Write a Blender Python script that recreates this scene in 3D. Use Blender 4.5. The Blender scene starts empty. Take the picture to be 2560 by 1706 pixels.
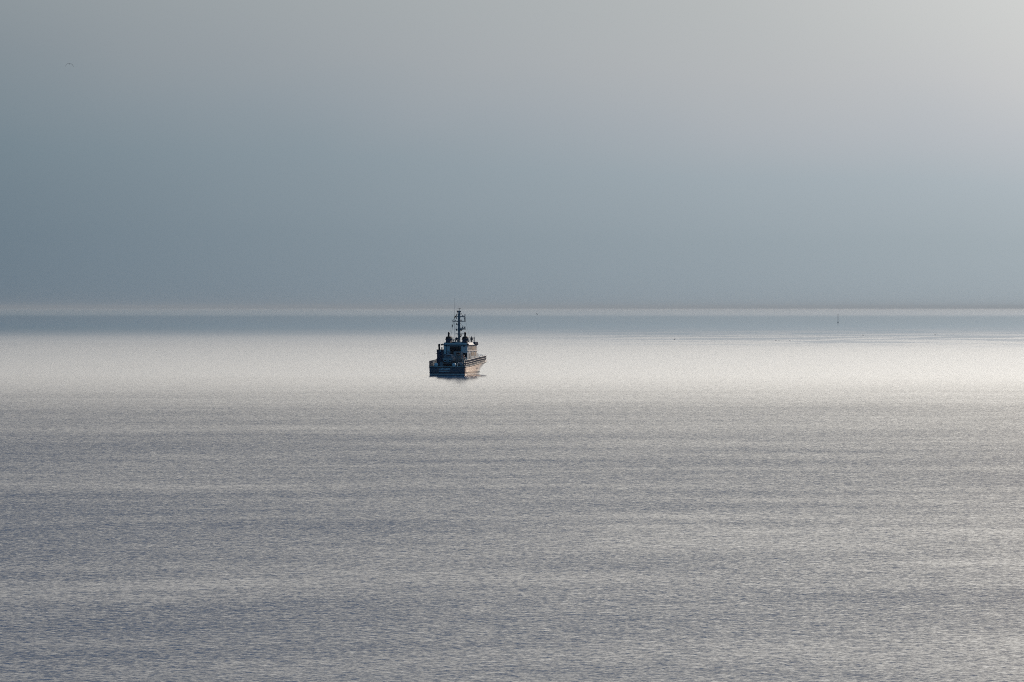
import bpy, bmesh, math, random
from mathutils import Vector, Matrix
R = math.radians
random.seed(7)
sc = bpy.context.scene
COL = sc.collection

# ------------------------------------------------------------------ camera
CAM_H = 14.2                      # metres above the water
F = 10900.0                       # focal length in photograph pixels (2560 wide)
cam = bpy.data.cameras.new("camera")
cam.sensor_width = 36.0
cam.lens = 36.0 * F / 2560.0
cam.clip_start = 0.5
cam.clip_end = 200000.0
cam_o = bpy.data.objects.new("camera", cam)
COL.objects.link(cam_o)
PITCH = math.atan((853 - 770) / F)
cam_o.location = (0, 0, CAM_H)
cam_o.rotation_euler = (math.pi / 2 - PITCH, 0, 0)
sc.camera = cam_o

# ------------------------------------------------------------------ sun and sky
SUN_AZ, SUN_EL = R(29), R(20)     # clockwise from the view direction
sun = bpy.data.lights.new("sun", 'SUN')
sun.energy = 3.2
sun.angle = R(0.5)
sun.color = (1.0, 0.86, 0.72)
sun_o = bpy.data.objects.new("sun", sun)
COL.objects.link(sun_o)
sdir = Vector((math.sin(SUN_AZ) * math.cos(SUN_EL), math.cos(SUN_AZ) * math.cos(SUN_EL), math.sin(SUN_EL)))
sun_o.rotation_euler = sdir.to_track_quat('Z', 'Y').to_euler()
sun_o.location = (200, 300, 300)

sc.view_settings.view_transform = 'Standard'
sc.view_settings.look = 'None'
sc.view_settings.exposure = 0.0
sc.view_settings.gamma = 1.0
sc.view_settings.use_curve_mapping = False

def lin(c):
    return tuple((v / 255 / 12.92) if v / 255 <= 0.04045 else ((v / 255 + 0.055) / 1.055) ** 2.4 for v in c)

world = bpy.data.worlds.new("World")
sc.world = world
world.use_nodes = True
wt = world.node_tree
wt.nodes.clear()

class NT:
    """small helper for node trees"""
    def __init__(s, nt): s.nt = nt
    def n(s, kind, **kw):
        nd = s.nt.nodes.new(kind)
        for k, v in kw.items():
            if k.startswith('i_'):
                key = k[2:]
                key = int(key) if key.isdigit() else key.replace('_', ' ')
                s.put(nd.inputs[key], v)
            else: setattr(nd, k, v)
        return nd
    def put(s, sock, v):
        if isinstance(v, bpy.types.NodeSocket): s.nt.links.new(v, sock)
        else: sock.default_value = v
    def m(s, op, a, b=0.0, c=None, clamp=False):
        nd = s.nt.nodes.new('ShaderNodeMath'); nd.operation = op; nd.use_clamp = clamp
        s.put(nd.inputs[0], a); s.put(nd.inputs[1], b)
        if c is not None: s.put(nd.inputs[2], c)
        return nd.outputs[0]
    def rng(s, v, a, b, c=0.0, d=1.0, smooth=False):
        nd = s.nt.nodes.new('ShaderNodeMapRange'); nd.clamp = True
        if smooth: nd.interpolation_type = 'SMOOTHSTEP'
        s.put(nd.inputs[0], v)
        for i, q in enumerate((a, b, c, d)): nd.inputs[i + 1].default_value = q
        return nd.outputs[0]
    def mix(s, f, a, b, kind='MIX'):
        nd = s.nt.nodes.new('ShaderNodeMix'); nd.data_type = 'RGBA'; nd.blend_type = kind
        s.put(nd.inputs[0], f); s.put(nd.inputs[6], a); s.put(nd.inputs[7], b)
        return nd.outputs[2]
    def ramp(s, f, stops, interp='LINEAR'):
        nd = s.nt.nodes.new('ShaderNodeValToRGB'); cr = nd.color_ramp
        cr.interpolation = interp
        while len(cr.elements) < len(stops): cr.elements.new(0.5)
        for e, (p, c) in zip(cr.elements, sorted(stops)):
            e.position = p
            e.color = (c, c, c, 1) if isinstance(c, (int, float)) else (*c, 1)
        s.put(nd.inputs[0], f)
        return nd.outputs[0]

w = NT(wt)
tc = w.n('ShaderNodeTexCoord')
sep = w.n('ShaderNodeSeparateXYZ', i_0=tc.outputs['Generated'])
X, Y, Z = sep.outputs
el = w.m('MULTIPLY', w.m('ARCSINE', Z), 180 / math.pi)          # elevation, degrees
az = w.m('MULTIPLY', w.m('ARCTAN2', X, Y), 180 / math.pi)       # azimuth from +Y, degrees
# faint large unevenness of the overcast
cl = w.n('ShaderNodeTexNoise', i_Vector=w.n('ShaderNodeVectorMath', operation='MULTIPLY', i_0=tc.outputs['Generated'], i_1=(1, 1, 2.2)).outputs[0],
         i_Scale=9.0, i_Detail=3.0, i_Roughness=0.45)
clv = w.m('SUBTRACT', cl.outputs[0], 0.5)
el2 = w.m('MAXIMUM', w.m('ADD', el, w.m('MULTIPLY', w.m('ADD', w.m('MULTIPLY', clv, 1.5), w.m('MULTIPLY', w.m('MINIMUM', w.m('MAXIMUM', az, -8.0), 8.0), 0.045)), w.m('MULTIPLY', w.rng(el, 0.3, 2.0), w.rng(el, 4.3, 3.4)))), 0.0)
t = w.m('SQRT', w.m('DIVIDE', el2, 90.0))
T = lambda e: math.sqrt(e / 90.0)
E = lambda y: math.degrees((770 - y) / F)
HI_L = [(T(4.45), lin((140, 146, 155))), (T(5.0), (.60, .57, .53)), (T(5.8), (1.24, 1.19, 1.11)), (T(7.6), (1.08, 1.02, .92)), (T(10.5), (.35, .312, .245)), (T(17), (.098, .140, .205)), (T(24), (.03, .11, .25)), (1.0, (.035, .09, .17))]  # sky out of view above the frame, its bright band shaped to light the water
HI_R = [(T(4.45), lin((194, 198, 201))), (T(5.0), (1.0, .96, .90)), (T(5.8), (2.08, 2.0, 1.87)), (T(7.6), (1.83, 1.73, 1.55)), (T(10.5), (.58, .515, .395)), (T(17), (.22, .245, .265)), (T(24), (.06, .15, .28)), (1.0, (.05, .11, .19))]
LOW_L = [(0, lin((96, 117, 135))), (T(E(600)), lin((99, 122, 139))), (T(E(450)), lin((107, 129, 144))), (T(E(300)), lin((117, 135, 148))), (T(E(150)), lin((126, 140, 151))), (T(E(0)), lin((134, 146, 155)))]
LOW_R = [(0, lin((152, 168, 180))), (T(E(600)), lin((155, 173, 185))), (T(E(450)), lin((165, 181, 193))), (T(E(300)), lin((179, 188, 198))), (T(E(150)), lin((189, 194, 200))), (T(E(0)), lin((192, 197, 200)))]
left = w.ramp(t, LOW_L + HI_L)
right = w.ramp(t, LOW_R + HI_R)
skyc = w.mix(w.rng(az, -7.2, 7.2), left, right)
# thin bright patch of cloud near the upper right of the view
veil = w.m('MULTIPLY', w.rng(w.m('ADD', az, w.m('MULTIPLY', el, 0.8)), 5.0, 12.0, 0.0, 1.0, True), w.rng(el, 1.0, 4.5, 0.0, 1.0, True))
skyc = w.mix(veil, skyc, (.10, .095, .09, 1), 'ADD')
# brighter veil round the hidden sun
sunv = w.n('ShaderNodeVectorMath', operation='DOT_PRODUCT', i_0=tc.outputs['Generated'], i_1=tuple(sdir))
ang = w.m('MULTIPLY', w.m('ARCCOSINE', sunv.outputs['Value']), 180 / math.pi)
warm = w.m('MULTIPLY', w.m('MULTIPLY', w.rng(az, 11, 21, 0, 1, True), w.rng(el, 16, 8, 0, 1, True)), 0.9)  # unseen orange low sky, added to tint the reflection on the hull side
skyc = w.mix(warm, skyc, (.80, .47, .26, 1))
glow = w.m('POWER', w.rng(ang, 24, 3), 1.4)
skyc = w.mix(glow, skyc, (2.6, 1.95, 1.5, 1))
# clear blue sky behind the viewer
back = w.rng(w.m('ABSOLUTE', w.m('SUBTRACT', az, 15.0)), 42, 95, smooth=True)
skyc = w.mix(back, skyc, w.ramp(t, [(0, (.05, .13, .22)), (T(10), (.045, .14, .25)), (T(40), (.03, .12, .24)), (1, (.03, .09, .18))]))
nish = w.n('ShaderNodeTexSky', sky_type='NISHITA', sun_disc=False, sun_elevation=SUN_EL, sun_rotation=SUN_AZ,
           air_density=1.0, dust_density=2.0, ozone_density=1.0)
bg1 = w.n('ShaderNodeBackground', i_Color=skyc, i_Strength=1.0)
bg2 = w.n('ShaderNodeBackground', i_Color=nish.outputs[0], i_Strength=0.05)
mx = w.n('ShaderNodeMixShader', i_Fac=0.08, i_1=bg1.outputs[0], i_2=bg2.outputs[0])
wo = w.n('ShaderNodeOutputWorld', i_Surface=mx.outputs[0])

sc.cycles.filter_width = 1.0
sc.cycles.use_denoising = False

# ------------------------------------------------------------------ helpers
def tag(o, label=None, cat=None, group=None, kind=None):
    if label: o['label'] = label
    if cat: o['category'] = cat
    if group: o['group'] = group
    if kind: o['kind'] = kind
    return o

def empty(name, loc, rz=0.0):
    o = bpy.data.objects.new(name, None)
    COL.objects.link(o); o.location = loc; o.rotation_euler = (0, 0, rz)
    o.empty_display_size = 0.3
    return o

def mat(name, color, rough=0.5, metal=0.0, coat=0.0, var=0.0, vscale=2.0, spec=0.5, stretch=(1, 1, 1), emit=None, es=0.0):
    m = bpy.data.materials.new(name); m.use_nodes = True
    k = NT(m.node_tree); b = m.node_tree.nodes['Principled BSDF']
    b.inputs['Roughness'].default_value = rough
    b.inputs['Metallic'].default_value = metal
    b.inputs['Coat Weight'].default_value = coat
    b.inputs['Coat Roughness'].default_value = 0.12
    b.inputs['Specular IOR Level'].default_value = spec
    if emit: b.inputs['Emission Color'].default_value = (*emit, 1); b.inputs['Emission Strength'].default_value = es
    if var > 0:
        tcn = k.n('ShaderNodeTexCoord')
        sc_ = k.n('ShaderNodeVectorMath', operation='MULTIPLY', i_0=tcn.outputs['Object'], i_1=stretch)
        no = k.n('ShaderNodeTexNoise', i_Vector=sc_.outputs[0], i_Scale=vscale, i_Detail=5.0, i_Roughness=0.6)
        f = k.rng(no.outputs[0], 0.3, 0.7)
        c0 = tuple(max(0, c * (1 - var)) for c in color); c1 = tuple(min(1, c * (1 + var)) for c in color)
        k.put(b.inputs['Base Color'], k.mix(f, (*c0, 1), (*c1, 1)))
        k.put(b.inputs['Roughness'], k.rng(no.outputs[0], 0.2, 0.8, max(0.03, rough - .08), min(1, rough + .1)))
    else:
        b.inputs['Base Color'].default_value = (*color, 1)
    return m

class MB:
    """collects shapes into one mesh object"""
    def __init__(s): s.bm = bmesh.new()
    def box(s, x0, x1, y0, y1, z0, z1, bev=0.0):
        r = bmesh.ops.create_cube(s.bm, size=1)
        for v in r['verts']:
            v.co = Vector(((x0 + x1) / 2 + v.co.x * (x1 - x0), (y0 + y1) / 2 + v.co.y * (y1 - y0), (z0 + z1) / 2 + v.co.z * (z1 - z0)))
        if bev > 0:
            ed = list({e for v in r['verts'] for e in v.link_edges})
            bmesh.ops.bevel(s.bm, geom=ed, offset=bev, segments=2, affect='EDGES', profile=0.5)
        return s
    def tube(s, p0, p1, r0, r1=None, n=10):
        p0, p1 = Vector(p0), Vector(p1); r1 = r0 if r1 is None else r1
        d = p1 - p0
        q = d.to_track_quat('Z', 'Y').to_matrix().to_4x4()
        bmesh.ops.create_cone(s.bm, cap_ends=True, segments=n, radius1=r0, radius2=r1, depth=d.length,
                              matrix=Matrix.Translation((p0 + p1) / 2) @ q)
        return s
    def path(s, pts, r, n=8):
        for a, b in zip(pts, pts[1:]): s.tube(a, b, r, r, n)
        for p in pts[1:-1]: s.ball(p, r * 1.02, n=8)
        return s
    def ball(s, c, r, sx=1, sy=1, sz=1, n=14):
        bmesh.ops.create_uvsphere(s.bm, u_segments=n, v_segments=max(6, n * 2 // 3), radius=r,
                                  matrix=Matrix.Translation(c) @ Matrix.Diagonal((sx, sy, sz, 1)))
        return s
    def lathe(s, c, prof, n=16):
        rings = []
        for r, z in prof:
            if r < 1e-4: rings.append([s.bm.verts.new((c[0], c[1], c[2] + z))])
            else: rings.append([s.bm.verts.new((c[0] + r * math.cos(2 * math.pi * i / n), c[1] + r * math.sin(2 * math.pi * i / n), c[2] + z)) for i in range(n)])
        for a, b in zip(rings, rings[1:]):
            for i in range(n):
                j = (i + 1) % n
                vs = [a[i % len(a)], a[j % len(a)], b[j % len(b)], b[i % len(b)]]
                u = []
                for v in vs:
                    if v not in u: u.append(v)
                if len(u) > 2: s.bm.faces.new(u)
        for rr in (rings[0], rings[-1]):
            if len(rr) > 2: s.bm.faces.new(rr)
        return s
    def poly_prism(s, pts, y0, y1):
        """outline in x,z extruded along y"""
        a = [s.bm.verts.new((x, y0, z)) for x, z in pts]
        b = [s.bm.verts.new((x, y1, z)) for x, z in pts]
        s.bm.faces.new(a); s.bm.faces.new(b[::-1])
        for i in range(len(pts)):
            j = (i + 1) % len(pts)
            s.bm.faces.new([a[j], a[i], b[i], b[j]])
        return s
    def loft(s, rings, closed_ring=False, cap=False):
        vs = [[s.bm.verts.new(p) for p in ring] for ring in rings]
        n = len(vs[0])
        for a, b in zip(vs, vs[1:]):
            for i in range(n if closed_ring else n - 1):
                j = (i + 1) % n
                s.bm.faces.new([a[i], a[j], b[j], b[i]])
        if cap: s.bm.faces.new(vs[0][::-1]); s.bm.faces.new(vs[-1])
        return s
    def torus(s, c, R_, r_, axis='Y', n=20, k=8):
        rings = []
        for i in range(n):
            a = 2 * math.pi * i / n
            ring = []
            for j in range(k):
                b = 2 * math.pi * j / k
                rr = R_ + r_ * math.cos(b); h = r_ * math.sin(b)
                p = (rr * math.cos(a), h, rr * math.sin(a)) if axis == 'Y' else ((h, rr * math.cos(a), rr * math.sin(a)) if axis == 'X' else (rr * math.cos(a), rr * math.sin(a), h))
                ring.append((c[0] + p[0], c[1] + p[1], c[2] + p[2]))
            rings.append(ring)
        rings.append(rings[0])
        return s.loft(rings, closed_ring=True)
    def build(s, name, m, parent=None, smooth=False, label=None):
        bmesh.ops.remove_doubles(s.bm, verts=s.bm.verts, dist=1e-5)
        bmesh.ops.recalc_face_normals(s.bm, faces=s.bm.faces)
        me = bpy.data.meshes.new(name); s.bm.to_mesh(me); s.bm.free()
        me.materials.append(m)
        if smooth:
            for p in me.polygons: p.use_smooth = True
        o = bpy.data.objects.new(name, me); COL.objects.link(o)
        if parent is not None: o.parent = parent
        if label: o['label'] = label
        return o

# ------------------------------------------------------------------ water
def make_water():
    b = MB()
    xs = [-60000, -8000, -1500, -300, 0, 300, 1500, 8000, 60000]
    ys = [-2000, 0, 150, 400, 900, 2000, 6000, 20000, 90000]
    b.loft([[(x, y, 0) for x in xs] for y in ys])
    m = bpy.data.materials.new("sea_water"); m.use_nodes = True
    k = NT(m.node_tree); bs = m.node_tree.nodes['Principled BSDF']
    geo = k.n('ShaderNodeNewGeometry'); P = geo.outputs['Position']
    sp = k.n('ShaderNodeSeparateXYZ', i_0=P)
    def noise(scale, vec=(1, 1, 1), detail=2.0, rough=0.5, off=(0, 0, 0)):
        v = k.n('ShaderNodeVectorMath', operation='MULTIPLY_ADD', i_0=P, i_1=vec, i_2=off)
        return k.n('ShaderNodeTexNoise', i_Vector=v.outputs[0], i_Scale=scale, i_Detail=detail, i_Roughness=rough)
    # breeze lanes: the wind ruffles the sea in broad belts, edges broken by noise
    wob = noise(1.0, (0.0011, 0.0016, 0.01), 3.0, 0.55)
    logy = k.m('LOGARITHM', k.m('MAXIMUM', sp.outputs[1], 10.0), 10.0)
    ly = k.m('ADD', logy, k.m('MULTIPLY', k.m('SUBTRACT', wob.outputs[0], 0.5), 0.06))
    tt = k.rng(ly, 2.0, 4.6)
    L = lambda d: (math.log10(d) - 2.0) / 2.6
    rough = k.ramp(tt, ROUGH(L))
    amp = k.ramp(tt, AMP(L))
    # patches of stronger and weaker ripple, drawn out along the shore
    p1 = noise(1.0, (0.010, 0.028, 0.1), 4.0, 0.6, (3, 7, 0))
    p2 = noise(1.0, (0.05, 0.11, 0.1), 3.0, 0.6, (9, 2, 0))
    patch = k.rng(k.m('ADD', k.m('MULTIPLY', p1.outputs[0], 0.6), k.m('MULTIPLY', p2.outputs[0], 0.4)), 0.32, 0.68, -0.32, 0.32)
    patch = k.m('ADD', 1.0, k.m('MULTIPLY', patch, k.ramp(tt, [(0, 1.0), (L(350), .8), (L(500), .45), (L(800), .15), (L(1200), .10), (1, .12)])))
    p0 = noise(1.0, (0.0022, 0.011, 0.1), 3.0, 0.55, (4, 1, 0))
    patch = k.m('MULTIPLY', patch, k.rng(p0.outputs[0], 0.35, 0.65, 0.96, 1.04))
    # far slicks and old wake lines
    s1 = noise(1.0, (0.016, 0.011, 0.1), 4.0, 0.6, (1, 5, 0))
    s1.inputs['Distortion'].default_value = 0.6
    slick = k.m('MULTIPLY', k.rng(s1.outputs[0], 0.47, 0.56, 0.0, 1.0, True), k.ramp(tt, [(L(1500), 0.0), (L(1750), 1.0), (L(2600), 1.0), (L(3500), .15), (L(9000), 0.1)]))
    slick = k.m('MULTIPLY', slick, k.rng(sp.outputs[0], -60, 140, 0.0, 1.0, True))
    keep = k.m('SUBTRACT', 1.0, k.m('MULTIPLY', slick, 0.36))
    amp2 = k.m('MULTIPLY', k.m('MULTIPLY', amp, patch), keep)
    # ripples: three sizes of wave facets
    n1 = noise(5.4, (0.75, 1.0, 1), 2.0, 0.55)
    n2 = noise(13.0, (0.8, 1.0, 1), 2.0, 0.6, (5, 5, 5))
    n3 = noise(1.6, (0.5, 1.0, 1), 2.0, 0.5, (2, 8, 1))
    def vm(op, a, b_): 
        nd = k.n('ShaderNodeVectorMath', operation=op); k.put(nd.inputs[0], a)
        if op == 'SCALE': k.put(nd.inputs[3], b_)
        else: k.put(nd.inputs[1], b_)
        return nd.outputs[0]
    v = vm('ADD', vm('ADD', vm('SCALE', vm('SUBTRACT', n1.outputs[1], (.5, .5, .5)), 1.0), vm('SCALE', vm('SUBTRACT', n2.outputs[1], (.5, .5, .5)), 0.8)),
           vm('SCALE', vm('SUBTRACT', n3.outputs[1], (.5, .5, .5)), 0.35))
    # wind waves lean: steep faces towards the shore, long gentle backs
    sv = k.n('ShaderNodeSeparateXYZ', i_0=v)
    vy = k.m('MINIMUM', k.m('SUBTRACT', k.m('ADD', k.m('MULTIPLY', sv.outputs[1], 0.34), k.m('MULTIPLY', k.m('MINIMUM', k.m('ADD', sv.outputs[1], 0.08), 0.0), 0.8)), 0.145), 0.02)
    v = k.n('ShaderNodeCombineXYZ', i_0=sv.outputs[0], i_1=vy, i_2=0.0).outputs[0]
    v = vm('SCALE', v, amp2)
    nrm = vm('NORMALIZE', vm('ADD', v, (0, 0, 1)), (0, 0, 0))
    k.put(bs.inputs['Normal'], nrm)
    k.put(bs.inputs['Roughness'], k.m('MULTIPLY', rough, keep))
    bs.inputs['Base Color'].default_value = (*WATER_BASE, 1)
    bs.inputs['IOR'].default_value = 1.333
    o = b.build('water', m)
    tag(o, 'calm grey blue sea with fine ripples reaching the hazy horizon', 'sea', kind='structure')
WATER_BASE = (0.013, 0.074, 0.180)
ROUGH = lambda L: [(0, .16), (L(300), .14), (L(600), .11), (L(900), .10), (L(1250), .12), (L(1700), .15), (L(2100), .14), (L(2700), .09), (L(3400), .05), (L(6500), .05), (L(8000), .08), (1, .10)]
AMP = lambda L: [(0, .37), (L(170), .38), (L(210), .44), (L(280), .52), (L(330), .56), (L(480), .58), (L(600), .54), (L(690), .49), (L(780), .425), (L(900), .355), (L(1250), .29), (L(1500), .26), (L(1950), .165), (L(2550), .075), (L(3200), .04), (L(4000), .022), (L(6300), .02), (L(7600), .05), (L(9500), .11), (1, .12)]
make_water()
#SHIP
HAZE_COL = (0.48, 0.565, 0.65, 1)
HAZE_DEN = 0.000015
# ------------------------------------------------------------------ materials
M = {
 'navy':   mat('navy_hull_paint', (.012, .032, .075), .22, coat=1.0, var=.25, vscale=1.2, stretch=(1, .35, 2)),
 'boot':   mat('boot_topping', (.012, .016, .024), .45, var=.3, vscale=2),
 'white':  mat('white_paint', (.62, .65, .66), .65, spec=.25, var=.10, vscale=1.5, stretch=(1, 1, .35)),
 'bright': mat('clean_white_paint', (.80, .80, .78), .3, var=.05, vscale=1.5),
 'grey':   mat('grey_paint', (.26, .28, .29), .45, var=.15, vscale=2),
 'mast':   mat('mast_grey_paint', (.14, .20, .235), .5, var=.12, vscale=1.5),
 'deck':   mat('deck_green_grey', (.10, .14, .13), .7, var=.2, vscale=1.5),
 'black':  mat('black_paint', (.008, .014, .024), .65, spec=.2, var=.3, vscale=3),
 'dark':   mat('dark_blue_grey_paint', (.028, .052, .09), .7, spec=.15, var=.25, vscale=2),
 'matt':   mat('matt_dark_blue_paint', (.022, .040, .075), .9, spec=.05, var=.25, vscale=2),
 'glass':  mat('window_glass', (.012, .022, .034), .12, spec=.12),
 'rail':   mat('galvanised_rail', (.55, .56, .56), .35, metal=.4),
 'fender': mat('fender_vinyl', (.55, .68, .72), .45, var=.10, vscale=4),
 'rubber': mat('grey_rubber', (.20, .23, .26), .6, var=.15, vscale=4),
 'orange': mat('orange_plastic', (.42, .12, .06), .5, var=.1, vscale=5),
 'red':    mat('red_cloth', (.45, .03, .03), .8, var=.1, vscale=6),
 'gold':   mat('yellow_cloth', (.70, .42, .05), .8, var=.1, vscale=6),
 'cloth':  mat('dark_green_cloth', (.03, .06, .05), .8, var=.2, vscale=6),
 'letter': mat('faded_white_lettering', (.88, .92, .95), .5, var=.1, vscale=8),
 'steel':  mat('dull_steel', (.30, .31, .32), .4, metal=.7, var=.1, vscale=5),
 'feather': mat('grey_feathers', (.16, .16, .17), .8, var=.2, vscale=20),
 'dfeather': mat('dark_feathers', (.06, .06, .065), .8, var=.2, vscale=20),
 'beacon': mat('weathered_beacon_steel', (.22, .27, .30), .6, var=.2, vscale=1),
}

# ------------------------------------------------------------------ ship hull lines
D_SHIP = 154780.0 / 169.0
SX = (1116.6 - 1280) / F * D_SHIP
YAW = math.radians(13.5) + math.atan2(SX, D_SHIP)     # heading, clockwise from +Y
SHIP_LOC = (SX, D_SHIP, 0.0)
def lerp_tab(tab, y):
    if y <= tab[0][0]: return tab[0][1]
    for (a, va), (b, vb) in zip(tab, tab[1:]):
        if y <= b:
            t_ = (y - a) / (b - a); return va + (vb - va) * t_
    return tab[-1][1]
HB = [(0, 3.42), (.10, 3.65), (.28, 3.82), (.55, 3.90), (5, 3.95), (10, 3.95), (14, 3.88), (18, 3.70), (21, 3.40), (24, 3.06), (26.5, 2.42), (28.5, 1.55), (30, .58), (31, .03)]
WB = [(0, 3.38), (.10, 3.60), (.28, 3.75), (.55, 3.82), (5, 3.84), (10, 3.75), (14, 3.42), (18, 2.75), (21, 1.98), (24, .98), (26, .18), (26.8, .02), (31, .02)]
ZS = [(0, 1.72), (4, 1.86), (8, 2.04), (13.5, 2.30), (22, 2.50), (27, 2.62), (31, 2.75)]
hb = lambda y: lerp_tab(HB, y); wb = lambda y: lerp_tab(WB, y); zs = lambda y: lerp_tab(ZS, y)
def stem_y(z):        # raked stem
    return 26.6 + (31 - 26.6) * max(0.0, min(1.0, z / 2.7)) ** .9 if z >= 0 else 26.6 + z * 1.2
def hull_x(y, z):     # half-breadth at height z
    t_ = max(0.0, min(1.0, z / zs(y))) if z > 0 else 0.0
    fl = t_ ** (1.0 + .5 * min(1, max(0, (y - 14) / 10)))
    x = wb(y) + (hb(y) - wb(y)) * fl
    if z < 0: x *= max(.3, 1 + z * .35)
    if z > zs(y): x = hb(y) + (z - zs(y)) * (.10 if y > 16 else 0)
    sy = stem_y(min(z, 2.9))
    if y > sy - 5: x = min(x, max(.02, (sy - y) * .62 + .02) if y < sy else .02)
    return x
STN = [0, .10, .28, .55, 1.5, 3, 5, 7.5, 10, 12, 14, 16, 18, 19.5, 21, 22.5, 24, 25.2, 26.4, 27.4, 28.4, 29.2, 30, 30.6, 31]

ship = empty('patrol_vessel', SHIP_LOC, -YAW)
tag(ship, 'dark blue patrol vessel with twin funnels and tall mast, seen from astern', 'ship')

def make_hull():
    b = MB(); rings = []
    for y in STN:
        zl = [-.9, -.4, 0, .13]
        zt = zs(y)
        hs = zl + [.13 + (zt - .13) * f for f in (.15, .3, .5, .7, .85, 1.0)]
        ring = []
        for z in hs: ring.append((-hull_x(y, z), min(y, stem_y(z)) if y > 26 else y, z))
        ring = ring[::-1]
        ring += [(-p[0], p[1], p[2]) for p in ring[::-1]]
        rings.append(ring)
    b.loft(rings)
    # transom plate
    r0 = rings[0]
    vs = [v for v in b.bm.verts if abs(v.co.y) < 1e-6]
    n = len(r0)
    b.bm.verts.ensure_lookup_table()
    first = [b.bm.verts[i] for i in range(n)]
    h = n // 2
    for i in range(h - 1):
        b.bm.faces.new([first[i], first[i + 1], first[n - 2 - i], first[n - 1 - i]])
    o = b.build('hull', M['navy'], ship)
    for p in o.data.polygons: p.use_smooth = abs(p.normal.y) < .93
    return o
hull = make_hull()

def side_strip(name, z0f, z1f, off, m, y0=0.0, y1=31.0, parent=None, both=True, transom=True, thick=.05, label=None):
    """a band following the hull side between two heights"""
    b = MB()
    ys = [y for y in STN if y0 <= y <= y1]
    if y0 not in ys: ys = [y0] + ys
    if y1 not in ys: ys = ys + [y1]
    for s in ((-1, 1) if both else (1,)):
        rings = []
        for y in ys:
            z0, z1 = z0f(y), z1f(y)
            x0, x1 = hull_x(y, z0), hull_x(y, z1)
            rings.append([(s * (x0 - .02), y, z0), (s * (x0 + off), y, z0), (s * (x1 + off), y, z1), (s * (x1 - .02), y, z1)])
        b.loft(rings, closed_ring=True, cap=True)
    if transom and y0 == 0:
        b.box(-hull_x(0, z0f(0)) - off, hull_x(0, z0f(0)) + off, -off, .05, z0f(0), z1f(0))
    return b.build(name, m, parent or ship, label=label)
cst = lambda v: (lambda y: v)
side_strip('boot_stripe', cst(.19), cst(.30), .015, M['bright'], y1=26.4)
side_strip('boot_topping', cst(-.25), cst(.16), .010, M['boot'], y1=26.0)
side_strip('rubbing_strake', lambda y: zs(y) - .10, lambda y: zs(y) + .02, .09, M['black'], y1=30.6)
side_strip('rubbing_strake', cst(.56), cst(.66), .07, M['dark'], y0=.0, y1=26.4)
side_strip('rubbing_strake', cst(.36), cst(.44), .05, M['dark'], y0=1.5, y1=25.2, transom=False)
side_strip('toe_rail', lambda y: zs(y) + .02, lambda y: zs(y) + .12, .03, M['bright'], y1=29.5)
# deck
b = MB(); b.loft([[(-hull_x(y, zs(y)) + .03, y, zs(y) - .03), (hull_x(y, zs(y)) - .03, y, zs(y) - .03)] for y in STN[:-2]])
b.build('deck', M['deck'], ship)
# raised bow plating
b = MB()
ys = [20.5, 21, 22.5, 24, 25.2, 26.4, 27.4, 28.4, 29.2, 30, 30.6, 31]
top = lambda y: zs(y) + min(.62, max(.08, (y - 20.3) * .28))
for s in (-1, 1):
    b.loft([[(s * hb(y), y, zs(y) + .02), (s * (hb(y) + .05), y, top(y)), (s * max(.0, hb(y) - .05), y, top(y)), (s * max(0.0, hb(y) - .09), y, zs(y) + .02)] for y in ys], closed_ring=True, cap=True)
b.build('bow_bulwark', M['navy'], ship, smooth=False)
# solid weather bulwark on stanchions, both sides
for s in (-1, 1):
    b = MB()
    ya = .9 if s > 0 else 7.0
    ys = [ya] + [y for y in STN if ya < y < 28] + [28.0]
    f0 = lambda y: zs(y) + (.42 if y < 22 else .42 + (y - 22) * .05)
    f1 = lambda y: zs(y) + (1.36 if y < 22 else 1.36 - (y - 22) * .02)
    b.loft([[(s * (hb(y) - .10), y, f0(y)), (s * (hb(y) - .04), y, f0(y)), (s * (hb(y) - .04), y, f1(y)), (s * (hb(y) - .10), y, f1(y))] for y in ys], closed_ring=True, cap=True)
    bw = b.build('bulwark', M['matt'], ship)
    k_ = ya
    while k_ < 27.6:
        x = hb(k_) - .07; r = MB()
        r.box(s * x - .035, s * x + .035, k_ - .05, k_ + .05, zs(k_) - .02, f0(k_) + .01)
        r.poly_prism([(s * (x - .02), zs(k_) - .01), (s * (x - .28), zs(k_) - .01), (s * (x - .02), f0(k_))], k_ - .03, k_ + .03)
        r.build('stanchion', M['rail'], bw)
        k_ += .62
    for dz, rr in ((1.42, .032), (.92, .022), (.52, .020)):
        r = MB(); r.path([(s * (hb(y) - .015), y, zs(y) + dz) for y in ys], rr)
        r.build('handrail', M['bright'] if dz > 1 else M['rail'], bw)
# after railings
def railing(pts, h, step=.62, name='railing', post=M['dark'], rail=M['rail'], parent=ship, pr=.05):
    r_ = MB(); posts = []
    for j, (a, c) in enumerate(zip(pts, pts[1:])):
        a, c = Vector(a), Vector(c); L_ = (c - a).length; n_ = max(1, round(L_ / step))
        posts += [a.lerp(c, i / n_) for i in range(0 if j == 0 else 1, n_ + 1)]
        for f in (.38, .70, 1.0):
            r_.tube(a + Vector((0, 0, h * f)), c + Vector((0, 0, h * f)), .03, .03, 8)
    o = r_.build(name, rail, parent)
    for q in posts: MB().tube(q, q + Vector((0, 0, h)), pr, pr, 8).build('post', post, o)
    return o
railing([(-3.72, .15, 1.72), (-3.82, 3.5, 1.85), (-3.84, 6.9, 2.0)], 1.3, .85, pr=.085)
railing([(3.74, .15, 1.72), (3.80, .85, 1.75)], 1.3, .6, pr=.05)
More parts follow.
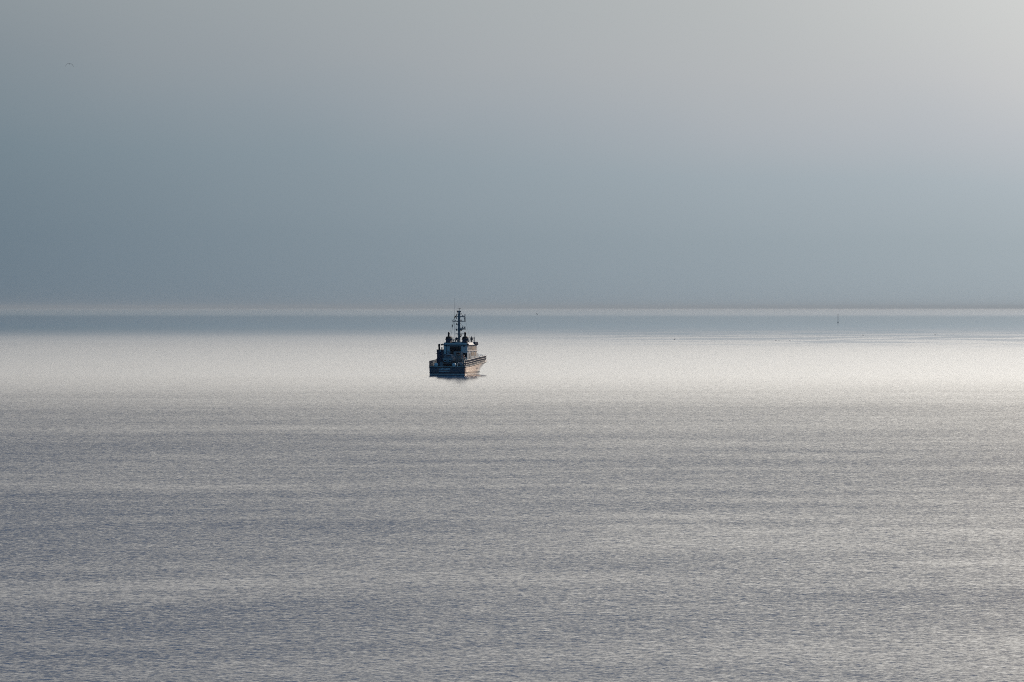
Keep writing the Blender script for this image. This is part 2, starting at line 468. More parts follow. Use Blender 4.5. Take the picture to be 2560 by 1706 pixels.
railing([(1.62, 25.6, 2.85), (1.5, 27.6, 2.95), (.9, 29.3, 3.1), (.1, 30.4, 3.2)], .95, .7, name='bow_railing', post=M['bright'], rail=M['bright'], pr=.035)
railing([(-1.62, 25.6, 2.85), (-1.5, 27.6, 2.95), (-.9, 29.3, 3.1), (-.1, 30.4, 3.2)], .95, .7, name='bow_railing', post=M['bright'], rail=M['bright'], pr=.035)
# bow gear
b = MB(); b.box(-.9, .9, 24.6, 25.6, 2.4, 3.2, .08); b.tube((-1.1, 25.1, 3.3), (1.1, 25.1, 3.3), .32, .32, 16); b.tube((-1.35, 25.1, 3.3), (-1.1, 25.1, 3.3), .45, .45, 16); b.tube((1.1, 25.1, 3.3), (1.35, 25.1, 3.3), .45, .45, 16)
b.build('windlass', M['bright'], ship)
for x, y in ((1.5, 23.6), (-1.5, 23.6), (.8, 27.6), (-.8, 27.6)):
    b = MB(); b.tube((x, y, 2.45), (x, y, 3.55), .14, .14, 12); b.tube((x, y, 3.5), (x, y, 3.62), .2, .2, 12); b.build('bollard', M['bright'], ship)
b = MB(); b.lathe((1.0, 22.9, 2.4), [(.3, 0), (.3, 1.1), (.42, 1.15), (.42, 1.5), (.18, 1.75), (0, 1.78)]); b.build('cowl_vent', M['bright'], ship, smooth=False)

# ------------------------------------------------------------------ deckhouse
house = MB().box(-2.6, 2.6, 8.0, 17.1, 1.9, 6.25, .04)
house = house.build('superstructure', M['white'], ship)
MB().box(-2.15, 2.15, 17.12, 20.2, 2.1, 4.55, .08).build('fore_deckhouse', M['white'], ship)
# after wall: framed opening, its inner shade painted as a flat black panel
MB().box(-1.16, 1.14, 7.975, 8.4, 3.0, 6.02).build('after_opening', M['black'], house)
f = MB()
for x0, x1, z0, z1 in ((-1.26, -1.17, 3.0, 6.12), (1.15, 1.24, 3.0, 6.12), (-1.17, 1.15, 6.03, 6.12)): f.box(x0, x1, 7.95, 8.02, z0, z1)
f.build('frame', M['grey'], house)
MB().box(1.62, 2.48, 7.96, 8.05, 2.0, 4.62, .02).build('door', M['black'], house)
MB().box(-2.35, -1.75, 7.965, 8.05, 2.1, 4.0, .02).build('door', M['dark'], house)
# windows of the bridge, starboard and port
for s in (-1, 1):
    for i in range(7):
        y0 = 8.85 + i * 1.08
        w_ = MB().box(s * 2.61 - .02, s * 2.61 + .02, y0, y0 + .80, 5.22, 6.02, .01).build('window', M['glass'], house)
        fr = MB()
        for a, c, z0, z1 in ((y0 - .05, y0, 5.17, 6.07), (y0 + .8, y0 + .85, 5.17, 6.07), (y0, y0 + .8, 6.02, 6.07), (y0, y0 + .8, 5.17, 5.22)):
            fr.box(s * 2.62 - .03, s * 2.62 + .03, a, c, z0, z1)
        fr.build('frame', M['bright'], w_)
    MB().box(s * 2.66 - .05, s * 2.66 + .05, 8.2, 17.05, 5.00, 5.12).build('ledge', M['bright'], house)
    for y0, y1, z0, z1 in ((11.6, 13.0, 4.05, 4.75), (13.3, 14.4, 4.05, 4.75), (15.0, 16.0, 4.05, 4.85)):
        w_ = MB().box(s * 2.61 - .02, s * 2.61 + .02, y0, y1, z0, z1, .01).build('window', M['glass'], house)
    MB().box(s * 2.61 - .03, s * 2.61 + .03, 9.7, 10.5, 2.3, 4.6, .02).build('door', M['grey'], house)
    for y in (9.0, 11.1, 14.7): MB().tube((s * 2.68, y, 3.4), (s * 2.68, y, 5.0), .03, .03, 8).build('downpipe', M['grey'], house)
for i in range(5):
    x0 = -2.3 + i * .95
    MB().box(x0, x0 + .8, 17.09, 17.13, 5.22, 6.02, .01).build('window', M['glass'], house)
# roof with sloping eaves
b = MB(); b.box(-2.75, 2.75, 7.75, 13.2, 6.253, 6.40); b.build('roof', M['dark'], house)
for s in (-1, 1):
    b = MB()
    q = 0.0 if s > 0 else -.24
    b.loft([[(s * (2.66 + q), y, 6.86), (s * (3.0 + q), y, 6.36), (s * (2.92 + q), y, 6.30), (s * (2.58 + q), y, 6.80)] for y in (8.0, 13.2)], closed_ring=True, cap=True)
    b.build('sloping_eave', M['white'], house)
b = MB(); b.poly_prism([(-2.95, 6.28), (2.95, 6.28), (3.08, 6.42), (3.08, 6.85), (2.9, 6.95), (-2.9, 6.95), (-3.08, 6.85), (-3.08, 6.42)], 13.25, 16.0)
b.build('bridge_visor', M['matt'], house)
MB().box(-2.8, 2.8, 16.03, 17.4, 6.26, 6.42, .02).build('fore_roof', M['matt'], house)
b = MB(); b.box(-2.45, 2.45, 8.15, 8.23, 6.403, 6.78); b.box(-2.33, -2.27, 8.24, 13.2, 6.403, 6.78); b.box(2.37, 2.45, 8.24, 13.2, 6.403, 6.78)
b.build('roof_coaming', M['white'], house)
b = MB(); b.ball((-2.95, 7.9, 6.36), .18); b.ball((-2.83, 7.9, 6.48), .14); b.build('lamp', M['black'], house)
for x in (-1.9, 1.9): MB().tube((x, 7.7, 6.05), (x, 7.93, 6.2), .10, .12, 12).build('lamp', M['dark'], house)

# ------------------------------------------------------------------ funnels
for x in (-1.79, 1.79):
    y = 9.5
    b = MB()
    b.loft([[(x - w0, y - d0, z), (x + w0, y - d0, z), (x + w0, y + d0, z), (x - w0, y + d0, z)] for w0, d0, z in ((.56, .8, 6.41), (.52, .75, 7.0), (.44, .65, 7.75), (.42, .6, 7.98))], closed_ring=True, cap=True)
    fn = b.build('funnel', M['dark'], ship)
    b = MB(); b.poly_prism([(x - .66, 7.42), (x - .44, 7.98), (x - .34, 8.12), (x + .52, 8.12), (x + .60, 8.02), (x + .38, 7.95), (x + .30, 7.86), (x - .42, 7.50)], y - .72, y + .62)
    b.build('funnel_cap', M['black'], fn)
    b = MB(); b.tube((x - .08, y, 8.0), (x - .02, y, 8.72), .20, .20, 14); b.ball((x - .02, y, 8.78), .22); b.tube((x - .02, y, 8.78), (x - .12, y + .35, 8.9), .2, .2, 12)
    b.build('exhaust_pipe', M['black'], fn, smooth=False)
    b = MB(); b.ball((x + .56, y - .2, 7.55), .17, sy=.5); b.torus((x + .56, y - .24, 7.55), .19, .03); b.tube((x + .52, y, 7.1), (x + .55, y - .15, 7.4), .04); b.build('floodlight', M['mast'], fn)

# ------------------------------------------------------------------ mast
MY = 10.9
c14 = math.cos(math.radians(13.5))
def mx_(zx): return ((zx - 400) / 86.3 - MY * .2334) / c14      # from photograph offsets to metres athwartships
def mz_(zy): return (1500 - zy + 6 + max(0, 745 - zy) * .037) / 86.3 - .157
mb = MB(); mb.lathe((mx_(630), MY, 6.4), [(.36, 0), (.32, .5), (.26, .9), (.25, 3.5), (.22, 6.4), (.19, 7.05), (.18, 7.2), (0, 7.22)], 16)
mast = mb.build('mast', M['mast'], ship, smooth=False)
for name, x0, x1, zy, r_ in (('crossarm', 575, 742, 437, .075), ('crossarm', 508, 748, 521, .085), ('crossarm', 565, 755, 661, .09), ('crossarm', 565, 728, 745, .075), ('crossarm', 632, 735, 642, .07)):
    b = MB(); z = mz_(zy); b.tube((mx_(x0), MY, z), (mx_(x1), MY, z), r_, r_, 8)
    b.tube((mx_(630), MY, z - .35), (mx_(630) + (.55 if x1 - 630 > 630 - x0 else -.55), MY, z), .03)
    b.build(name, M['mast'], mast)
def lamp(zx, zy, r=.12, h=.26, m=M['dark']):
    b = MB(); x, z = mx_(zx), mz_(zy)
    b.tube((x, MY, z - h * .5), (x, MY, z + h * .3), r, r * .9, 10); b.ball((x, MY, z + h * .3), r * .9, n=8); b.tube((x, MY, z - h * .9), (x, MY, z - h * .5), .03)
    b.build('navigation_lamp', m, mast)
for a in ((697, 425), (736, 410, .11, .3), (664, 508, .12, .3), (690, 628, .10, .3), (735, 628, .12, .26), (512, 508, .06), (560, 508, .07), (583, 675, .12, .25), (585, 572, .13, .28), (583, 465, .12, .25), (605, 345, .10, .3), (655, 350, .1, .2), (592, 350, .06, .4)):
    lamp(*a)
b = MB(); x = mx_(735); b.tube((x, MY, mz_(512)), (x, MY, mz_(446)), .12, .12, 12); b.tube((x, MY, mz_(519)), (x, MY, mz_(437)), .03); b.build('signal_cylinder', M['dark'], mast)
b = MB(); b.box(mx_(640), mx_(672), MY - .15, MY + .1, mz_(400), mz_(386), .02); b.build('bracket', M['dark'], mast)
b = MB(); b.box(mx_(575), mx_(612), MY - .1, MY + .1, mz_(582), mz_(575), .01); b.box(mx_(575), mx_(612), MY - .1, MY + .1, mz_(688), mz_(683), .01); b.build('bracket', M['dark'], mast)
b = MB(); zt_ = mz_(292); b.tube((mx_(631), MY, mz_(345)), (mx_(631), MY, zt_), .05); b.tube((mx_(604), MY, zt_), (mx_(656), MY, zt_), .035); b.tube((mx_(606), MY, zt_ - .12), (mx_(606), MY, zt_ + .06), .02); b.tube((mx_(654), MY, zt_ - .12), (mx_(654), MY, zt_ + .06), .02)
b.build('wind_sensor', M['dark'], mast)
b = MB(); x = mx_(585); b.tube((x, MY, mz_(350)), (x, MY, mz_(312)), .02); b.build('antenna', M['dark'], mast)
# small deck lights and loudhailers on the starboard side of the mast
for zx, zy, m_ in ((668, 690, 'orange'), (668, 772, 'orange'), (660, 800, 'dark')):
    b = MB(); x, z = mx_(zx), mz_(zy); b.tube((x - .15, MY, z), (x + .05, MY - .2, z + .05), .05, .13, 12); b.tube((mx_(630), MY, z - .05), (x - .1, MY, z), .04)
    b.build('floodlight', M[m_], mast)
b = MB(); x, z = mx_(592), mz_(832); b.ball((x, MY - .3, z), .27); b.tube((x, MY - .3, z), (x + .3, MY, z - .05), .07); b.torus((x, MY - .42, z), .25, .04); b.build('searchlight', M['dark'], mast)
b = MB(); x = mx_(600); b.tube((x, MY, mz_(895)), (x, MY, mz_(862)), .10); b.ball((x, MY, mz_(858)), .16, sz=.6); b.build('radar_pedestal', M['grey'], mast)
# radar scanner (thick arm at 661)
b = MB(); z = mz_(655); b.box(mx_(650), mx_(755), MY - .35, MY - .2, z - .05, z + .06, .02); b.tube((mx_(690), MY - .28, z - .25), (mx_(690), MY - .28, z - .04), .1); b.tube((mx_(640), MY, z - .2), (mx_(690), MY - .28, z - .2), .05)
b.build('radar_scanner', M['mast'], mast)
# tall whip aerials and wire stays
b = MB(); b.tube((mx_(552), MY, 6.45), (mx_(550), MY, mz_(520)), .05, .045); b.build('antenna_pole', M['mast'], ship)
b = MB(); b.tube((mx_(546), MY, mz_(520)), (mx_(541), MY, mz_(110)), .024, .009); b.build('whip_antenna', M['mast'], ship)
for a, c in (((748, 525), (822, 800)), ((508, 525), (470, 700)), ((470, 700), (455, 735)), ((690, 437), (700, 437))):
    b = MB(); b.tube((mx_(a[0]), MY, mz_(a[1])), (mx_(c[0]), MY, mz_(c[1])), .012); b.build('wire_stay', M['dark'], ship)
b = MB(); b.tube((mx_(880), MY + 1.2, 6.9), (mx_(880), MY + 1.2, mz_(705)), .014); b.build('whip_antenna', M['dark'], ship)
# bridge-top railing and gear (starboard)
railing([(2.3, 10.2, 6.86), (2.35, 13.0, 6.86), (2.35, 15.6, 6.96)], 1.0, 1.25, name='roof_railing', post=M['matt'], rail=M['matt'], pr=.045)
railing([(-2.3, 10.6, 6.80), (-2.3, 15.6, 6.96)], 1.0, 1.4, name='roof_railing', post=M['matt'], rail=M['matt'], pr=.03)
railing([(-1.05, 8.6, 6.45), (-.15, 8.6, 6.45)], 1.05, .3, name='roof_railing', post=M['matt'], rail=M['matt'], pr=.03)
b = MB(); b.tube((2.0, 14.4, 6.9), (2.0, 14.4, 7.35), .12, .10, 12); b.ball((2.0, 14.4, 7.55), .27, sz=1.1); b.tube((2.0, 14.4, 7.75), (2.0, 14.4, 7.9), .08); b.ball((2.0, 14.4, 7.98), .14); b.build('compass_binnacle', M['dark'], ship)
b = MB(); b.box(1.3, 1.6, 13.3, 13.7, 6.45, 7.2, .03); b.tube((1.45, 13.5, 7.2), (1.45, 13.5, 7.4), .1); b.build('roof_locker', M['grey'], ship)

# ------------------------------------------------------------------ port after uptake tower
TX, TY = -2.62, 5.2
b = MB(); b.box(TX - .60, TX + .60, TY - .6, TY + .6, 1.85, 5.28, .05); tower = b.build('uptake_tower', M['dark'], ship)
b = MB(); b.box(TX - .66, TX + .72, TY - .68, TY + .66, 5.283, 5.40, .03); b.poly_prism([(TX - .60, 4.75), (TX - .60, 5.28), (TX - .74, 5.2), (TX - .74, 4.95)], TY - .3, TY + .3); b.build('tower_cap', M['black'], tower)
b = MB(); b.tube((TX - .22, TY, 5.4), (TX - .26, TY, 6.3), .20, .20, 14); b.ball((TX - .28, TY, 6.32), .23); b.tube((TX - .28, TY, 6.32), (TX - .28, TY + .4, 6.38), .22, .22, 12); b.build('exhaust_pipe', M['black'], tower)
b = MB(); b.lathe((TX + .33, TY, 5.4), [(.10, 0), (.10, .22), (.19, .25), (.19, .36), (.1, .44), (0, .46)]); b.build('mushroom_vent', M['black'], tower)
b = MB(); b.tube((TX + .12, TY - .66, 5.08), (TX + .12, TY - .60, 5.08), .11, .13, 14); b.build('deck_light', mat('lamp_lens', (.85, .86, .82), .2), tower)
b = MB(); b.tube((TX - .7, TY, 4.55), (TX - .9, TY, 4.50), .04, .04); b.ball((TX - .92, TY, 4.48), .1, n=8); b.build('bracket', M['dark'], tower)

# ------------------------------------------------------------------ after deck: winch house, crane
b = MB(); b.box(0.0, 1.72, 6.2, 7.4, 1.9, 4.95, .05); wh = b.build('winch_house', M['grey'], ship)
MB().box(.62, 1.45, 6.17, 6.25, 4.15, 4.80, .01).build('door', M['black'], wh)
b = MB(); b.box(-2.2, -.9, 6.6, 7.6, 1.9, 4.35, .06); b.build('store_locker', M['dark'], ship)
b = MB(); b.tube((-1.42, 5.9, 1.9), (-1.42, 5.9, 4.55), .16, .14, 12); b.tube((-1.42, 5.9, 4.5), (-1.42, 5.9, 5.65), .07, .05, 10); b.ball((-1.42, 5.9, 5.68), .11, n=10)
crane = b.build('deck_crane', M['dark'], ship)
b = MB(); b.tube((-1.42, 5.9, 4.55), (-.55, 5.8, 4.95), .07); b.tube((-1.42, 5.9, 4.95), (-.55, 5.8, 4.95), .06); b.tube((-.55, 5.8, 4.95), (-.95, 5.8, 4.4), .05); b.tube((-.95, 5.8, 4.4), (-.40, 5.8, 4.80), .045); b.build('crane_jib', M['rubber'], crane)
for x, z0 in ((1.95, 2.35), (2.6, 2.3)):
    b = MB(); b.tube((x, 1.6, 1.7), (x, 1.6, z0 + .10), .09, .09, 12); b.tube((x, 1.6, z0 + .08), (x, 1.6, z0 + .16), .14, .14, 12); b.build('bollard', M['bright'] if x < 2 else M['grey'], ship)
b = MB(); b.box(2.55, 3.3, 3.1, 4.2, 1.85, 2.9, .06); b.box(2.6, 3.25, 3.15, 4.15, 2.9, 3.0, .03); b.build('deck_box', M['grey'], ship)
# tender cradle beam across the stern
b = MB(); b.box(-2.0, 1.4, 3.0, 3.2, 2.35, 2.52); b.box(-1.7, -1.5, 3.02, 3.18, 1.8, 2.35); b.box(1.0, 1.2, 3.02, 3.18, 1.8, 2.35); b.build('boat_cradle', M['rubber'], ship)

# ------------------------------------------------------------------ smaller deck and mast gear
b = MB(); b.box(-.55, .95, 10.2, 11.7, 6.405, 6.95, .05); b.build('mast_housing', M['white'], ship)
b = MB()
for i in range(20): b.tube((mx_(630) - .16, MY - .36, 7.1 + i * .3), (mx_(630) + .16, MY - .36, 7.1 + i * .3), .018, .018, 6)
for x in (-.16, .16): b.tube((mx_(630) + x, MY - .36, 6.95), (mx_(630) + x, MY - .36, 12.9), .02, .02, 6)
b.build('ladder', M['mast'], mast)
for a, c in (((612, 345), (512, 515)), ((648, 350), (745, 515)), ((575, 437), (512, 515)), ((565, 661), (610, 560)), ((750, 661), (650, 560)), ((530, 521), (470, 800)), ((600, 745), (560, 880)), ((664, 745), (700, 880))):
    MB().tube((mx_(a[0]), MY + .1, mz_(a[1])), (mx_(c[0]), MY + .1, mz_(c[1])), .022, .022, 6).build('wire_stay', M['mast'], ship)
for x, y, h in ((-.75, 9.0, .95), (.55, 9.0, .7), (.9, 12.4, .8), (-1.0, 12.6, .9)):
    b = MB(); b.tube((x, y, 6.4), (x, y, 6.4 + h), .10, .10, 10); b.ball((x, y, 6.4 + h), .17, sz=.8, n=10); b.build('roof_vent', M['mast'], ship)
for x in (-.95, -.35):
    MB().tube((x, 9.4, 6.4), (x, 9.4, 8.0), .028, .022, 6).build('aerial', M['mast'], ship)
for x0, x1, y0, y1, z1, m_ in ((1.9, 2.6, 5.9, 7.0, 3.3, 'grey'), (-1.95, -1.3, 1.9, 2.6, 2.75, 'rubber'), (1.75, 2.3, 3.8, 4.8, 2.9, 'dark'), (-3.3, -2.9, 2.6, 3.6, 2.5, 'dark'), (.2, .9, 5.2, 5.9, 3.9, 'rubber')):
    b = MB(); b.box(x0, x1, y0, y1, 1.84, z1, .05); b.box(x0 - .03, x1 + .03, y0 - .03, y1 + .03, z1 + .002, z1 + .07, .02); b.build('deck_locker', M[m_], ship)
b = MB(); b.tube((2.1, 2.3, 2.35), (2.75, 2.3, 2.35), .34, .34, 18); b.tube((2.02, 2.3, 2.35), (2.1, 2.3, 2.35), .46, .46, 18); b.tube((2.75, 2.3, 2.35), (2.83, 2.3, 2.35), .46, .46, 18); b.box(2.0, 2.85, 2.1, 2.5, 1.8, 2.05)
b.build('winch_drum', M['rubber'], ship)
b = MB(); b.path([(1.55, 6.3, 4.95), (1.9, 5.6, 4.6), (2.3, 4.8, 3.6), (2.4, 4.2, 2.9)], .06); b.build('hose', M['grey'], ship)

# ------------------------------------------------------------------ lettering (the photograph shows it mirrored)
def lettering(txt, cx, cz, width, height):
    cu = bpy.data.curves.new('lettering', 'FONT'); cu.body = txt; cu.align_x = 'CENTER'; cu.align_y = 'CENTER'; cu.size = 1.0; cu.extrude = .012; cu.offset = .022
    to = bpy.data.objects.new('lettering_source', cu); COL.objects.link(to)
    bpy.context.view_layer.update()
    me = bpy.data.meshes.new_from_object(to.evaluated_get(bpy.context.evaluated_depsgraph_get()))
    bpy.data.objects.remove(to)
    xs = [v.co.x for v in me.vertices]; zs_ = [v.co.y for v in me.vertices]
    w_, h_ = max(xs) - min(xs), max(zs_) - min(zs_); mx0, mz0 = (max(xs) + min(xs)) / 2, (max(zs_) + min(zs_)) / 2
    for v in me.vertices:
        x, z, d = v.co.x, v.co.y, v.co.z
        v.co = Vector((cx - (x - mx0) / w_ * width, -.022 - d, cz + (z - mz0) / h_ * height))
    me.materials.clear(); me.materials.append(M['letter'])
    o = bpy.data.objects.new('lettering', me); COL.objects.link(o); o.parent = ship
    return o
lettering('PRIWALL', -.48, 1.33, 2.35, .34)
lettering('TRAVEMÜNDE', -.48, .88, 2.30, .24)
# faint emblem on the starboard side
b = MB(); ye = 12.0
for (a, c, z0, z1) in ((-.55, .55, 1.62, 1.66), (-.75, -.70, 1.25, 1.6), (.70, .75, 1.25, 1.6), (-.2, .2, 1.38, 1.43), (-.45, .45, 1.12, 1.16), (-.2, -.15, 1.2, 1.38), (.2, .25, 1.3, 1.5)):
    y0, y1 = ye + a, ye + c
    b.loft([[(hull_x(y, z0) + .01, y, z0), (hull_x(y, z0) + .03, y, z0), (hull_x(y, z1) + .03, y, z1), (hull_x(y, z1) + .01, y, z1)] for y in (y0, y1)], closed_ring=True, cap=True)
b.build('emblem', M['letter'], ship)

# ------------------------------------------------------------------ things carried by the ship
ROT = Matrix.Rotation(-YAW, 4, 'Z')
def on_ship(x, y, z): return Vector(SHIP_LOC) + (ROT @ Vector((x, y, z)))
def loose(name, loc, label, cat, group=None):
    o = empty(name, on_ship(*loc), -YAW); tag(o, label, cat, group); return o

for (x, y, z, r_, m_, lab) in ((-2.36, .45, 1.78, .43, 'fender', 'pale ball fender on the stern at its railed left end'),
                               (1.50, .45, 1.78, .41, 'fender', 'pale ball fender on the stern between the tender and the white bollard'),
                               (3.05, 1.0, 1.80, .37, 'rubber', 'dull grey ball fender by the stern corner next to the sunlit hull side')):
    t_ = loose('ball_fender', (x, y, z), lab, 'fender', 'ball fenders along the stern')
    b = MB(); b.lathe((0, 0, 0), [(r_ * math.sin(a), r_ - r_ * math.cos(a)) for a in [math.pi * i / 14 for i in range(15)]], 20); b.build('fender_ball', M[m_], t_, smooth=True)
    b = MB(); b.torus((0, 0, 2 * r_ + .05), .07, .025, axis='Y', n=12, k=6); b.build('rope_eye', M['dark'], t_)

# tender carried on the after deck
tn = loose('tender_boat', (-.30, 2.4, 2.55), 'small grey tender with a rounded canopy stowed on the after deck below the dark opening', 'tender')
b = MB()
rings = []
for y, w0, zt_, zk in ((0, 1.10, .95, .12), (.1, 1.22, .98, .05), (1.2, 1.30, 1.0, 0), (2.4, 1.12, 1.08, .03), (3.2, .62, 1.2, .22), (3.6, .06, 1.32, .6)):
    half = [(0, zk), (w0 * .55, zk + .14), (w0 * .9, zk + .42), (w0, zt_ - .12), (w0 * .97, zt_)]
    ring = [(-x, y, z) for x, z in half[::-1]] + [(x, y, z) for x, z in half[1:]]
    rings.append(ring)
b.loft(rings, closed_ring=True, cap=True); b.build('tender_hull', M['rubber'], tn, smooth=False)
b = MB(); rings = []
for y, s_, h_ in ((.15, .82, .86), (.6, .95, .98), (1.8, .95, 1.0), (2.5, .7, .7), (2.9, .3, .3)):
    rings.append([(s_ * 1.12 * math.cos(math.pi * i / 14) * (1 if i else 1), y, .98 + h_ * .95 * math.sin(math.pi * i / 14) ** .8) for i in range(15)])
b.loft(rings, closed_ring=True, cap=True); cnp = b.build('canopy', mat('canopy_vinyl', (.15, .19, .23), .5, var=.12, vscale=2), tn, smooth=False)
b = MB(); b.poly_prism([(-.5, 1.42), (.55, 1.50), (.52, 1.62), (0, 1.70), (-.48, 1.56)], .10, .17); b.build('rear_window', M['glass'], cnp)
for x in (-.62, .42):
    b = MB(); b.tube((x, -.03, .55), (x, .1, .55), .23, .23, 18); p_ = b.build('porthole', M['black'], tn)
    b = MB(); b.torus((x, -.03, .55), .245, .035); b.build('rim', M['fender'], p_)
b = MB(); b.box(-1.15, 1.15, -.05, .06, .84, .92); b.build('gunwale', M['fender'], tn)
b = MB(); b.torus((1.02, -.08, 1.35), .30, .10, n=18); b.build('coiled_hose', M['rubber'], tn)
b = MB(); b.box(.75, 1.05, -.25, -.06, .20, .62, .05); b.tube((.9, -.15, -.2), (.9, -.15, .25), .06); b.build('outboard_motor', M['dark'], tn)

# lifebuoys
for (x, y, z, lab) in ((1.05, 6.06, 4.50, 'orange and white lifebuoy on the grey winch house'),
                       (2.25, 5.6, 3.9, 'orange and white lifebuoy just left of the dark doorway')):
    t_ = loose('lifebuoy', (x, y, z), lab, 'lifebuoy', 'lifebuoys on the after deck')
    b = MB(); b.torus((0, 0, 0), .29, .085, n=24); b.build('ring', M['orange'], t_, smooth=True)
    b = MB()
    for q in range(4):
        a = math.pi / 4 + q * math.pi / 2
        b.tube((.29 * math.cos(a) - .06 * math.sin(a), 0, .29 * math.sin(a) + .06 * math.cos(a)), (.29 * math.cos(a) + .06 * math.sin(a), 0, .29 * math.sin(a) - .06 * math.cos(a)), .095, .095, 10)
    b.build('band', M['bright'], t_)
MB().box(2.20, 2.28, 5.66, 5.74, 1.85, 4.2).build('lifebuoy_post', M['grey'], ship)
# coil of white mooring rope by the door
t_ = loose('mooring_rope', (2.75, 5.3, 1.86), 'white mooring rope hung in loops beside the dark doorway', 'rope')
b = MB()
for k_ in range(3): b.torus((0.03 * k_, .05 * k_, 1.55 - .06 * k_), .30 + .03 * k_, .04, axis='Y', n=20, k=6)
b.path([(.2, 0, 1.4), (.3, 0, .9), (.18, .05, .4), (.3, .1, .05)], .045); b.tube((0, .1, 0), (0, .1, 1.95), .05)
b.build('rope', M['bright'], t_)

# flags
def flag(name, loc, pts_fn, stripes, label, cat):
    t_ = loose(name, loc, label, cat)
    for i, (m_, nm) in enumerate(stripes):
        b = MB(); n = 10; rings = []
        for k_ in range(n + 1):
            u = k_ / n
            a, c = pts_fn(u, i / len(stripes)), pts_fn(u, (i + 1) / len(stripes))
            rings.append([a, c, (c[0], c[1] + .015, c[2]), (a[0], a[1] + .015, a[2])])
        b.loft(rings, closed_ring=True, cap=True); b.build(nm, M[m_], t_)
    return t_
fx, fz = mx_(600), mz_(383)
flag('ensign', (fx, MY, fz), lambda u, v: (-u * .72 - v * .05, .10 * math.sin(u * 7), -u * .80 - v * .34 + .05 * math.sin(u * 8)),
     [('black', 'flag_stripe'), ('red', 'flag_stripe'), ('gold', 'flag_stripe')], 'drooping black, red and gold flag at the masthead', 'flag')
flag('pennant', (mx_(500), MY, mz_(572)), lambda u, v: (.10 * u + (v - .5) * .16 * math.sin(math.pi * min(1, u * 1.05 + .05)), .08 * math.sin(u * 5), -u * .78),
     [('cloth', 'flag_cloth')], 'small dark pennant hanging limp under the left end of a crossarm', 'flag')

# ------------------------------------------------------------------ far beacon
bd = 154780.0 / (807 - 770)
bc = empty('sea_beacon', ((2095 - 1280) / F * bd, bd, 0)); tag(bc, 'slim dark beacon standing far off in the hazy blue water', 'beacon')
b = MB(); b.lathe((0, 0, 0), [(.55, -1), (.55, .5), (.42, .8), (.35, .8)], 16); b.build('base', M['beacon'], bc)
b = MB(); b.tube((0, 0, .7), (0, 0, 7.6), .26, .20, 12); b.build('post', M['beacon'], bc)
b = MB(); b.lathe((0, 0, 7.2), [(.16, 0), (.45, .15), (.45, .35), (.20, .45), (.20, .8), (.28, .85), (0, 1.1)], 12); b.build('lantern', M['beacon'], bc)

# ------------------------------------------------------------------ birds
def gull_flying(name, px, py, dist, span, heading, up, bank, m_, label, group, droop=.55):
    loc = ((px - 1280) / F * dist, dist, CAM_H - (py - 770) / F * dist)
    t_ = empty(name, loc, heading); t_.rotation_euler = (0, bank, heading); tag(t_, label, 'bird', group)
    b = MB(); L_ = span * .42; rings = []
    for y, r_, z in ((-.5, .012, 0), (-.38, .035, 0), (-.15, .075, -.005), (.1, .085, 0), (.28, .06, .01), (.36, .045, .02), (.44, .045, .02), (.5, .02, .015), (.58, .006, .01)):
        rings.append([(r_ * L_ * 1.3 * math.cos(2 * math.pi * i / 10), y * L_, z * L_ + r_ * L_ * 1.3 * math.sin(2 * math.pi * i / 10)) for i in range(10)])
    b.loft(rings, closed_ring=True, cap=True); b.build('body', m_, t_, smooth=True)
    for s in (-1, 1):
        b = MB(); rings = []
        for u in (0, .15, .35, .5, .7, .88, 1.0):
            x = s * span / 2 * u
            z = span / 2 * (up * math.sin(min(1, u / .45) * math.pi / 2) - droop * max(0, u - .45) ** 1.1)
            ch = span * (.17 * (1 - .75 * max(0, u - .3) / .7)); yo = L_ * .12 + span * (.06 * min(1, u / .45) - .12 * max(0, u - .45))
            rings.append([(x, yo + ch * .5, z), (x, yo + ch * .1, z + .012 * span), (x, yo - ch * .5, z), (x, yo, z - .006 * span)])
        b.loft(rings, closed_ring=True, cap=True); b.build('wing', m_, t_)
    return t_
gull_flying('gull', 175, 160.5, 640, 1.36, R(20), .06, R(3), M['dfeather'], 'grey gull with arched wings gliding high in the upper left sky', None, droop=1.35)
gull_flying('gull', 1686, 849, 1300, 1.15, R(-60), .30, R(-18), M['dfeather'], 'dark gull flapping low over the pale water right of the ship', None, droop=.2)
gull_flying('gull', 1343, 786, 1500, 1.1, R(70), .35, R(35), M['dfeather'], 'tiny gull wheeling against the pale streak at the horizon', None, droop=.3)
FAR = 'gulls low over the water far from the ship'
gull_flying('gull', 363, 862, 1400, .8, R(80), .15, 0, M['dfeather'], 'upper of two specks of gulls over the bright water far left', FAR)
gull_flying('gull', 392, 877, 1250, .7, R(60), .15, R(10), M['dfeather'], 'lower of two specks of gulls over the bright water far left', FAR)
NEAR = 'gulls skimming the water just left of the ship'
gull_flying('gull', 1061, 885, 880, .55, R(80), .2, R(10), M['dfeather'], 'small dark gull skimming left of the ship, middle of three', NEAR)
gull_flying('gull', 1056.5, 887.3, 880, .75, R(20), .05, 0, M['feather'], 'small pale gull skimming farthest left of the ship', NEAR)
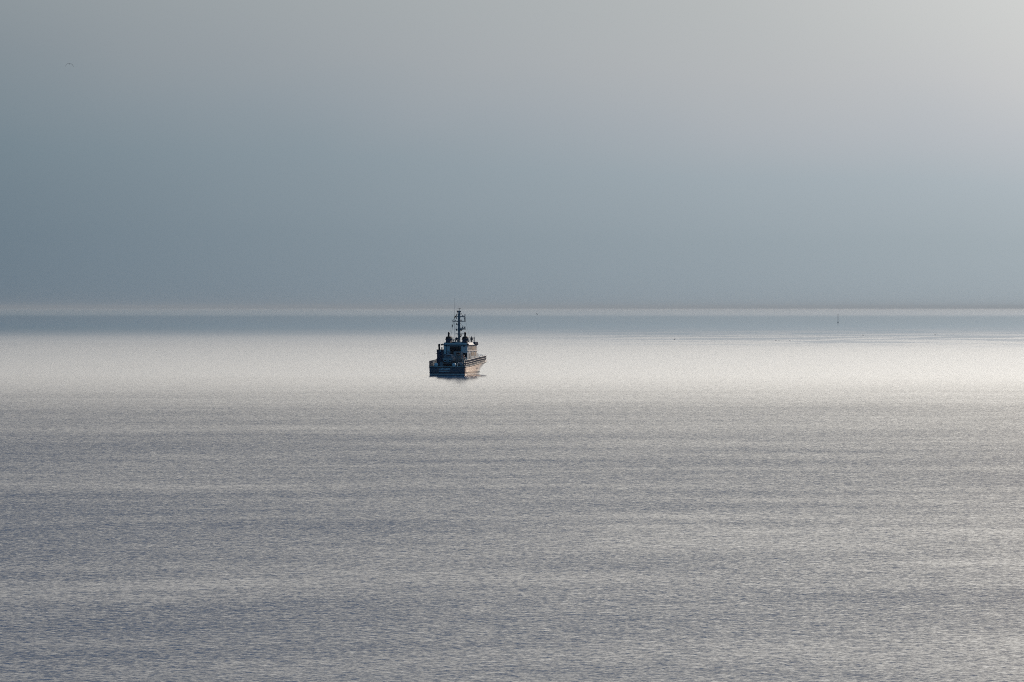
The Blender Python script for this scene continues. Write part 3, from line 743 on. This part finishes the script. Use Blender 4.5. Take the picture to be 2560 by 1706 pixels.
gull_flying('gull', 1072.3, 883.5, 890, .5, R(110), .3, R(15), M['dfeather'], 'small dark gull skimming nearest to the ship stern', NEAR)
def gull_floating(px, py, size, label, group):
    d = 154780.0 / (py - 770)
    t_ = empty('swimming_bird', ((px - 1280) / F * d, d, 0), R(75)); tag(t_, label, 'bird', group)
    b = MB(); rings = []
    for y, r_, z in ((-.55, .01, .22), (-.4, .07, .16), (-.15, .16, .10), (.1, .17, .10), (.3, .12, .13), (.42, .06, .22)):
        rings.append([(r_ * size * math.cos(2 * math.pi * i / 10), y * size, z * size + r_ * .8 * size * math.sin(2 * math.pi * i / 10)) for i in range(10)])
    b.loft(rings, closed_ring=True, cap=True); b.build('body', M['dfeather'], t_, smooth=True)
    b = MB(); b.tube((0, .36 * size, .18 * size), (0, .44 * size, .42 * size), .055 * size, .04 * size); b.ball((0, .47 * size, .46 * size), .075 * size, sy=1.3, n=10); b.tube((0, .53 * size, .46 * size), (0, .66 * size, .43 * size), .025 * size, .005 * size)
    b.build('head', M['dfeather'], t_)
FL = 'birds floating on the far water at the right'
gull_floating(1940, 852.7, .7, 'flatter left bird of the close pair floating at the right', FL)
gull_floating(1948, 853.3, .55, 'rounder right bird of the close pair floating at the right', FL)
gull_floating(1975, 852.8, .65, 'lone floating bird a little right of the close pair', FL)
gull_floating(2158, 839, .8, 'lone floating bird on the dark streak below the beacon', FL)
gull_floating(2338, 838, .8, 'lone floating bird on the dark streak at the far right', FL)

# ------------------------------------------------------------------ sea haze
hz = MB().box(-59000, 59000, -1900, 89000, -1.0, 56.0)
hm = bpy.data.materials.new('haze_air'); hm.use_nodes = True
hn = NT(hm.node_tree); hm.node_tree.nodes.clear()
pv = hn.n('ShaderNodeVolumePrincipled', i_Color=HAZE_COL, i_Density=HAZE_DEN, i_Anisotropy=0.2)
ho = hn.n('ShaderNodeOutputMaterial', i_Volume=pv.outputs[0])
haze = hz.build('haze', hm); tag(haze, 'thin sea haze softening the horizon', kind='stuff')
